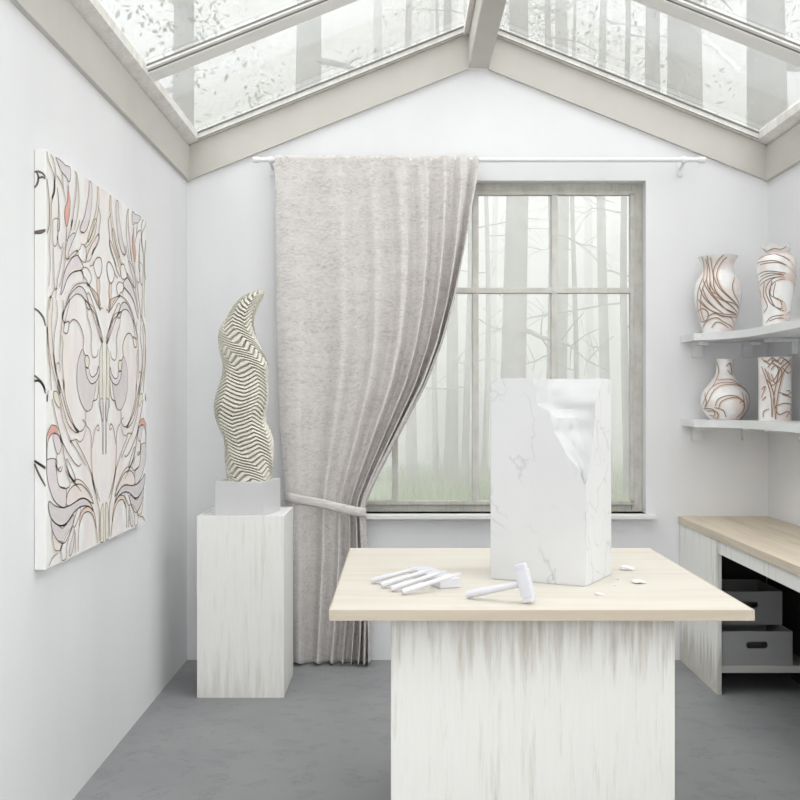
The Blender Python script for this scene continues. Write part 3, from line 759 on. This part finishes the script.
# ------------------------------------------------------------------ counter with boxes
CX = 1.604; ZC = .831
ct = thing('counter', 'maple topped counter along the right wall with whitewashed panels', 'counter', (1.86, 3.7, 0))
obj('worktop', MB().box(CX, XR-.002, 1.4, D-.002, ZC-.040, ZC, .002), M['ctop'], ct)
obj('end_panel', MB().box(CX+.010, CX+.032, 5.085, D-.004, 0, ZC-.04, .002), M['panel'], ct)
obj('end_panel', MB().box(CX+.010, XR-.004, 1.42, 1.445, 0, ZC-.04, .002), M['panel'], ct)
obj('apron', MB().box(CX+.014, CX+.034, 1.446, 5.084, ZC-.112, ZC-.04, .002), M['panel'], ct)
obj('shelf_board', MB().box(CX+.033, XR-.014, 5.09, D-.02, .110, .146, .003), M['boardg'], ct)
obj('back_shade_sheet', MB().box(CX+.033, XR-.014, D-.018, D-.004, 0, ZC-.042), M['dark'], ct)  # this sheet and the next stand in for deep shade under the counter
obj('wall_shade_sheet', MB().box(XR-.012, XR-.003, 1.446, D-.02, 0, ZC-.042), M['dark'], ct)
def storage_box(x0, x1, y0, y1, z0, h, label):
    w = .008; b = thing('storage_box', label, 'box', ((x0+x1)/2, (y0+y1)/2, z0), 'grey boxes under the counter')
    z1 = z0+h; sx, sz = (x0+x1)/2, z0+h*.60; hw, hh = .056, .0185
    m = MB()                                               # front wall with its rounded slot
    ring = []
    for k in range(32):
        g = 2*PI*k/32; cx = sx+(hw-hh)*(1 if math.cos(g) > 0 else -1); ring.append((cx+hh*math.cos(g), sz+hh*math.sin(g)))
    outer = []
    for (x, z) in ring:
        dx, dz = (x-sx)/((x1-x0)/2), (z-sz)
        tz = (z1-sz) if dz > 0 else (sz-z0)
        k = 1/max(abs(dx), abs(dz)/tz, 1e-6); outer.append((sx+(x-sx)*k, sz+dz*k))
    cors = [(x0, z0), (x1, z0), (x1, z1), (x0, z1)]
    for c in cors:                                          # snap the nearest ray to each corner
        i = min(range(32), key=lambda q: (outer[q][0]-c[0])**2+(outer[q][1]-c[1])**2); outer[i] = c
    n = 32; vs = [(x, y0, z) for x, z in ring]+[(x, y0, z) for x, z in outer]+[(x, y0+w, z) for x, z in ring]+[(x, y0+w, z) for x, z in outer]
    fs = []
    for k in range(n):
        j = (k+1) % n
        fs += [(k, j, n+j, n+k), (2*n+k, 3*n+k, 3*n+j, 2*n+j), (k, 2*n+k, 2*n+j, j), (n+k, n+j, 3*n+j, 3*n+k)]
    m.add(vs, fs); obj('front', m, M['crate'], b)
    for a in (x0, x1-w): obj('side', MB().box(a, a+w, y0+w, y1-w, z0, z1), M['crate'], b)
    obj('back', MB().box(x0, x1, y1-w, y1, z0, z1), M['crate'], b)
    obj('bottom', MB().box(x0+w, x1-w, y0+w, y1-w, z0, z0+w), M['crate_in'], b)
storage_box(1.640, 2.002, 5.10, 5.46, .147, .172, 'grey open storage box with a slot handle standing on the low shelf')
storage_box(1.640, 2.007, 5.25, 5.61, .320, .175, 'grey open storage box set back on top of the lower box')

# ------------------------------------------------------------------ wall shelves with brackets, vases
def corner_shelf(ztop, label):
    r = thing('corner_shelf', label, 'shelf', (1.9, 5.3, ztop-.04), 'corner wall shelves')
    X0 = 1.622; pts = [(X0, D-.001), (X0, 5.52), (1.66, 5.505)]
    arc = catmull([Vector((1.66, 5.505, 0)), Vector((1.74, 5.43, 0)), Vector((1.80, 5.28, 0)), Vector((1.82, 5.10, 0)), Vector((1.82, 4.9, 0))], 6)
    pts += [(p.x, p.y) for p in arc[1:]] + [(1.82, 4.2), (XR-.001, 4.2), (XR-.001, D-.001)]
    mb = MB().prism([(x, y, ztop-.04) for x, y in pts], (0, 0, .04))
    obj('board', mb, M['shelf'], r)
    for x in (1.71, 2.0):
        b = MB(); b.box(x-.03, x+.03, D-.035, D-.001, ztop-.125, ztop-.0405, .003); b.box(x-.03, x+.03, D-.15, D-.035, ztop-.062, ztop-.0405, .003)
        obj('bracket', b, M['shelf'], r)
    for y in (5.36, 4.45):
        b = MB(); b.box(XR-.035, XR-.001, y-.03, y+.03, ztop-.125, ztop-.0405, .003); b.box(XR-.16, XR-.035, y-.03, y+.03, ztop-.062, ztop-.0405, .003)
        obj('bracket', b, M['shelf'], r)
corner_shelf(1.87, 'pale grey corner shelf higher on the wall carrying the two taller vases')
corner_shelf(1.39, 'pale grey corner shelf lower on the wall carrying the bulb vase and the straight vase')

def vase(cx, cy, z0, prof, label, strokes, oy, wavy=False, rep=2):
    prof = [tuple(p) for p in prof]
    fine = []
    c = catmull([Vector((r, z, 0)) for r, z in prof], 8)
    fine = [(max(.002, p.x), p.y) for p in c]
    zmax = max(z for r, z in fine)
    inner = [(max(.002, r-.005), z) for r, z in reversed(fine) if z > .012]
    fn = None
    if wavy:
        def fn(r, z, g):
            k = max(0, (z-zmax+.05)/.05); return r*(1+.07*k*math.sin(5*g+.6)), z+.010*k*math.sin(5*g)
    body = MB().lathe(fine+inner, (cx, cy, z0), 72, fn)
    tabz = [(z, r) for r, z in fine]; tabz = sorted(set(tabz))
    mb = MB(); wsh = MB(); base = math.atan2(-cy, -cx); dist = math.hypot(cx, cy)
    extra = [[(x+22, y+16) for x, y in st] for st in strokes[:6] if len(st) > 3]
    for st in strokes+extra:
        pts = []
        for (sx, sy) in st:
            px, py = 690+sx/7.27, oy+sy/7.27
            z = 1.5-(py-400)*(cy-.05)/F-z0; z = min(max(z, .004), zmax-.004)
            r = interp(tabz, z); off = ((px-400)/F*cy-cx)*(dist/cy)*.97
            pts.append((math.asin(max(-.97, min(.97, off/r))), z))
        c = catmull([Vector((a, z, 0)) for a, z in pts], 7)
        for k in range(rep):
            ring = []
            for p in c:
                z = min(max(p.y, .003), zmax-.003); r = interp(tabz, z)+.0012; g = base+p.x+k*2*PI/rep
                if fn: r, z = fn(r, z, g)
                ring.append(Vector((cx+r*math.cos(g), cy+r*math.sin(g), z0+z)))
            ribbon(wsh, [p+Vector((p.x-cx-.0045, p.y-cy, 0)).normalized()*-.0005+Vector((.0045, 0, -.003)) for p in ring], .013, lambda p: Vector((p.x-cx, p.y-cy, 0)).normalized())
            ribbon(mb, ring, .0052, lambda p: Vector((p.x-cx, p.y-cy, 0)).normalized())
    body.add(mb.v, mb.f, 1); body.add([Vector((cx, cy, p.z))+Vector((p.x-cx, p.y-cy, 0)).normalized()*((interp(tabz, p.z-z0)+.0006) if not fn else Vector((p.x-cx, p.y-cy)).length) for p in wsh.v], wsh.f, 2)
    tag(obj('vase', body, [M['ceramic'], M['vink'], PIG['v']], smooth=50, fix=False), label, 'vase', 'patterned vases on the shelves')
V1 = [[(95,120),(110,200),(105,270),(75,350),(65,480),(90,580)],[(130,115),(140,180),(150,260),(160,350),(210,420),(280,480),(330,530)],[(240,115),(200,160),(175,220),(180,290),(220,370),(290,440),(340,490)],
 [(105,270),(120,340),(170,420),(240,500),(320,540)],[(80,340),(110,420),(160,480),(220,530)],[(70,430),(120,490),(210,540),(330,550)],[(190,420),(240,450),(310,470),(340,500)],[(310,260),(300,330),(310,400),(345,480)],
 [(60,520),(100,500),(135,530),(130,580),(90,590),(60,540)],[(130,560),(180,540),(230,560),(290,570),(310,620)],[(100,640),(130,590),(190,570),(240,600),(300,640)],[(160,640),(200,600),(270,640)],[(150,300),(155,380),(190,400)]]
V2 = [[(500,160),(560,155),(640,165),(740,240)],[(620,105),(690,140),(740,200)],[(500,250),(560,230),(640,240),(735,265)],[(500,310),(560,270),(640,260),(740,280)],[(510,130),(560,110),(620,105)],
 [(600,300),(590,400),(650,440),(660,500),(610,480),(580,440),(560,360),(600,290),(680,275),(730,300)],[(550,310),(545,400),(570,480),(545,530)],[(560,600),(600,560),(680,545),(715,520)],[(520,350),(530,420)],[(580,590),(640,570),(710,575)],[(540,60),(600,72),(690,50)]]
V3 = [[(190,480),(210,430),(270,405),(330,410),(360,440),(350,460)],[(100,500),(120,430),(170,340),(240,310),(330,320),(400,380),(425,470),(390,550)],[(110,500),(160,500),(185,520),(180,550),(150,545)],[(185,490),(240,510),(260,560)],
 [(365,380),(380,450),(370,520),(330,565)],[(200,150),(212,220),(170,340)],[(260,190),(290,170),(300,250),(270,220)],[(200,290),(300,290),(390,360)],[(120,380),(130,450),(115,490)],[(360,440),(385,470),(365,540)]]
V4 = [[(530,190),(560,280),(590,400),(597,560)],[(740,130),(660,200),(630,300),(610,420),(600,560)],[(570,200),(600,170),(640,220),(600,300),(570,230)],[(530,130),(560,160),(600,130),(630,160),(660,130),(740,190)],
 [(640,380),(700,400),(715,370),(690,370)],[(530,360),(555,340),(530,420)],[(540,560),(545,520),(580,500)],[(620,480),(680,460),(735,480),(690,560)],[(620,480),(640,540),(700,520),(735,560)],[(560,410),(535,440)],[(600,170),(600,130)],[(560,280),(600,330),(630,300)],[(660,200),(700,240),(735,220)]]
vase(1.782, 5.605, 1.8705, [(.004, 0), (.072, 0), (.078, .006), (.105, .09), (.124, .18), (.128, .235), (.118, .29), (.092, .335), (.083, .365), (.088, .395), (.108, .432)], 'wide shouldered white vase with flared neck and curling lines on the higher shelf', V1, 240)
vase(1.965, 5.22, 1.8705, [(.004, 0), (.062, 0), (.066, .006), (.074, .10), (.088, .22), (.097, .30), (.096, .345), (.080, .376), (.056, .392), (.060, .405), (.074, .428)], 'slender tapering white vase with wavy rim on the higher shelf nearer the corner wall', V2, 240, wavy=True)
vase(1.820, 5.60, 1.3905, [(.004, 0), (.075, 0), (.088, .006), (.122, .055), (.133, .105), (.120, .155), (.082, .205), (.053, .25), (.046, .29), (.047, .338)], 'round bulb shaped white vase with narrow neck on the lower shelf', V3, 340)
vase(1.998, 5.33, 1.3905, [(.004, 0), (.080, 0), (.083, .005), (.083, .10), (.083, .20), (.084, .30), (.087, .336)], 'straight cylinder white vase with brown ornament on the lower shelf', V4, 340)

# ------------------------------------------------------------------ woods outside
gm, nt, b = newmat('meadow_ground')
setc(nt, b, ramp(nt, noise(nt, coords(nt), 1.2, 6), [(.35, (.19, .20, .11)), (.65, (.26, .27, .16))])); b.inputs['Roughness'].default_value = .95
struct(obj('ground', MB().box(-60, 60, 6.1, 80, -.35, -.15), gm), 'grassy forest ground outside the window', 'ground')
bark = plain('grey_bark', (.22, .205, .195), .9, .25, 5, bmp=.5)
leafm = plain('pale_green_leaf', (.22, .23, .17), .7, .15, 3)
def tree(X, Y, r, H, label, seed, br=7, zlo=2.5, fol=0, folz=(5, 12), lean=0.0):
    rnd = random.Random(seed)
    t = thing('tree', label, 'tree', (X, Y, -.15), 'trees in the woods outside')
    n = 14; pts = []; rad = []
    for i in range(n+1):
        s = i/n; pts.append((X+lean*s*H+.05*math.sin(s*7+seed), Y+.05*math.cos(s*5+seed), -.16+s*H)); rad.append(r*(1-.55*s)*(1+.35*math.exp(-s*18)))
    obj('trunk', MB().tube(pts, rad, 14), bark, t, smooth=40)
    for k in range(br):
        s = (zlo+(H-zlo)*(k+rnd.random()*.7)/br)/H; p0 = Vector((X+lean*s*H, Y, s*H-.15)); a = rnd.uniform(0, 2*PI)
        if k % 2: a = rnd.choice((0, PI))+rnd.uniform(-.6, .6)
        L = rnd.uniform(1.2, 3.2)*(1-.4*s); d = Vector((math.cos(a), math.sin(a)*.7, rnd.uniform(-.25, .25)))
        q = [p0]; rr = [r*.22]; 
        for j in range(1, 7):
            q.append(p0+d*L*j/6+Vector((rnd.uniform(-.06, .06), rnd.uniform(-.06, .06), -.12*(j/6)**2*L+rnd.uniform(-.05, .05)))); rr.append(r*.22*(1-j/6.6))
        mb = MB().tube(q, rr, 7)
        for j in range(2, 6):
            for sgn in (-1, 1):
                e = q[j]+Vector((d.x*.35+rnd.uniform(-.2, .2), d.y*.3+rnd.uniform(-.3, .3), sgn*rnd.uniform(.1, .4)))
                mb.tube([q[j], (q[j]+e)/2+Vector((0, 0, .03)), e], [rr[j]*.5, rr[j]*.35, .004], 5)
        obj('branch', mb, bark, t, smooth=40)
    if fol:
        mb = MB()
        cl = [Vector((X+rnd.gauss(0, 1.3), Y+rnd.gauss(0, 1.2), rnd.uniform(*folz))) for _ in range(max(6, fol//90))]
        for i in range(fol):
            c = rnd.choice(cl); p = c+Vector((rnd.gauss(0, .42), rnd.gauss(0, .42), rnd.gauss(0, .28)))
            u = Vector((rnd.gauss(0, 1), rnd.gauss(0, 1), rnd.gauss(0, .6))).normalized(); w = u.orthogonal().normalized(); s = rnd.uniform(.035, .075)
            mb.add([p-u*s, p+w*s*.45+u*s*.1, p+u*s, p-w*s*.45+u*s*.1], [(0, 1, 2, 3)])
        obj('foliage', mb, leafm, t, fix=False)
def tx(px, Y): return (px-400)*Y/F
TREES = [(468, 18, .065, 10, 'slender branching tree just left of the second mullion pane outside', 9, 1.6, 260),
         (486, 20.5, .06, 11, 'thin sapling against the left side of the marble block outside', 6, 2.0, 0),
         (574, 18.5, .055, 10, 'thin sapling behind the lower right window panes', 7, 2.0, 200),
         (603, 19.5, .11, 13, 'medium pale trunk behind the right window panes', 8, 2.4, 0),
         (626, 16.5, .07, 11, 'slim tree beside the right window stile outside', 9, 2.2, 200),
         (437, 20, .06, 11, 'thin tree between the curtain edge and the middle of the left panes', 6, 1.8, 200),
         (516, 15.5, .21, 14, 'thick pale tree trunk behind the upper middle window pane', 6, 2, 0),
         (550, 17, .085, 11, 'slim tree trunk right of the thick trunk outside the window', 5, 2.2, 0),
         (450, 19, .12, 13, 'bare tree trunk just left of the second window mullion', 6, 1.5, 500),
         (409, 20, .10, 13, 'thin tree trunk next to the curtain edge outside the window', 3, 3, 300),
         (430, 27, .13, 14, 'faint far tree trunk between the two thin trunks outside', 3, 3, 0),
         (495, 26, .10, 14, 'faint narrow tree trunk left of the thick trunk outside', 3, 3, 0),
         (306, 17.5, .30, 16, 'broad tree trunk seen through the skylight above the curtain', 4, 6, 400),
         (682, 15, .34, 15, 'broad tree trunk seen through the skylight above the shelves', 3, 6, 400),
         (765, 15.5, .38, 16, 'broadest tree trunk at the right end of the skylight above the shelves', 3, 6, 300),
         (655, 15, .16, 12, 'slimmer grey trunk just left of the broad trunk in the skylight above the shelves', 9, 2.2, 0),
         (590, 27, .14, 14, 'faint far tree behind the right window panes', 4, 3, 0),
         (615, 31, .16, 15, 'most distant faint tree behind the right window panes', 4, 3, 0),
         (180, 15, .22, 13, 'leafy tree at the left end of the skylight above the curtain', 5, 4, 900),
         (560, 20, .18, 16, 'leafy tree near the ridge in the skylight above the shelves', 4, 6, 700),
         (380, 24, .16, 15, 'misty leafy tree near the ridge in the skylight above the curtain', 4, 5, 500)]
for i, (px, Y, r, H, lab, br, zlo, fol) in enumerate(TREES):
    tree(tx(px, Y), Y, r, H, lab, 11+i, br, zlo, fol, (Y*.27+1.5, Y*.46+1.5))
gr = MB(); rnd = random.Random(3)
for i in range(16000):
    Y = 10.5+rnd.random()**1.3*14; X = rnd.uniform(-3.2, 7); h = rnd.uniform(.10, .34); p = Vector((X, Y, -.15)); a = rnd.uniform(0, PI); w = Vector((math.cos(a), math.sin(a), 0))*.012
    gr.add([p-w, p+w, p+Vector((rnd.gauss(0, .05), rnd.gauss(0, .05), h))], [(0, 1, 2)])
tag(obj('grass', gr, plain('meadow_grass', (.25, .36, .12), .8, .2, 2), fix=False), 'soft green grass growing under the trees outside the window', 'grass', kind='stuff')
# mist hanging between the trees
def mist(name, dens, absorb, y0, y1, label):
    mm = bpy.data.materials.new(name); mm.use_nodes = True; nt = mm.node_tree; nt.nodes.remove(nt.nodes['Principled BSDF'])
    vs = N(nt, 'ShaderNodeVolumeScatter'); vs.inputs['Color'].default_value = (1, 1, 1, 1); vs.inputs['Density'].default_value = dens; vs.inputs['Anisotropy'].default_value = 0
    va = N(nt, 'ShaderNodeVolumeAbsorption'); va.inputs['Color'].default_value = (0, 0, 0, 1); va.inputs['Density'].default_value = absorb
    ad = N(nt, 'ShaderNodeAddShader'); nt.links.new(vs.outputs[0], ad.inputs[0]); nt.links.new(va.outputs[0], ad.inputs[1])
    nt.links.new(ad.outputs[0], nt.nodes['Material Output'].inputs['Volume'])
    tag(obj(name, MB().box(-40, 40, y0, y1, -.14, 13), mm), label, 'mist', kind='stuff')
mist('mist', .062, .006, 6.6, 21, 'thin white mist between the nearer trees outside')
mist('mist_bank', .20, .012, 21.02, 48, 'thicker white mist bank among the farthest trees')

# ------------------------------------------------------------------ daylight and camera
w = bpy.data.worlds.new('overcast'); S.world = w; w.use_nodes = True; nt = w.node_tree; bg = nt.nodes['Background']
tc = N(nt, 'ShaderNodeTexCoord'); sep = N(nt, 'ShaderNodeSeparateXYZ'); nt.links.new(tc.outputs['Generated'], sep.inputs[0])
f = math_(nt, 'MULTIPLY_ADD', math_(nt, 'MAXIMUM', sep.outputs['Z'], 0.0), 1.0); f.node.inputs[2].default_value = 1.0     # overcast sky, brighter overhead
f = math_(nt, 'ADD', f, math_(nt, 'MULTIPLY', math_(nt, 'MAXIMUM', math_(nt, 'MULTIPLY', sep.outputs['Y'], -1.0), 0.0), .5))   # fill light added to the sky behind the viewer
f = math_(nt, 'ADD', f, math_(nt, 'MULTIPLY', math_(nt, 'MAXIMUM', sep.outputs['X'], 0.0), .4))   # more added fill on the counter side
f = math_(nt, 'MULTIPLY', f, math_(nt, 'SUBTRACT', 1.0, math_(nt, 'MULTIPLY', math_(nt, 'MAXIMUM', sep.outputs['Y'], 0.0), .22)))
cc = N(nt, 'ShaderNodeCombineColor')
nt.links.new(f, cc.inputs[0]); nt.links.new(f, cc.inputs[1]); nt.links.new(math_(nt, 'MULTIPLY', f, 1.005), cc.inputs[2])
nt.links.new(cc.outputs[0], bg.inputs['Color']); bg.inputs['Strength'].default_value = 1.0

cam = bpy.data.cameras.new('camera'); cam.sensor_width = 36; cam.lens = 45; cam.clip_start = .05; cam.clip_end = 200
co = bpy.data.objects.new('camera', cam); COL.objects.link(co); co.location = (0, 0, 1.5); co.rotation_euler = (PI/2, 0, 0); S.camera = co
S.view_settings.view_transform = 'Standard'; S.view_settings.look = 'None'; S.view_settings.gamma = 1; S.view_settings.use_curve_mapping = False
S.view_settings.exposure = 0.70
cy = S.cycles; cy.max_bounces = 10; cy.diffuse_bounces = 7; cy.transparent_max_bounces = 16; cy.volume_bounces = 6; cy.use_denoising = True
for o in S.objects:
    if '_o' in o: del o['_o']
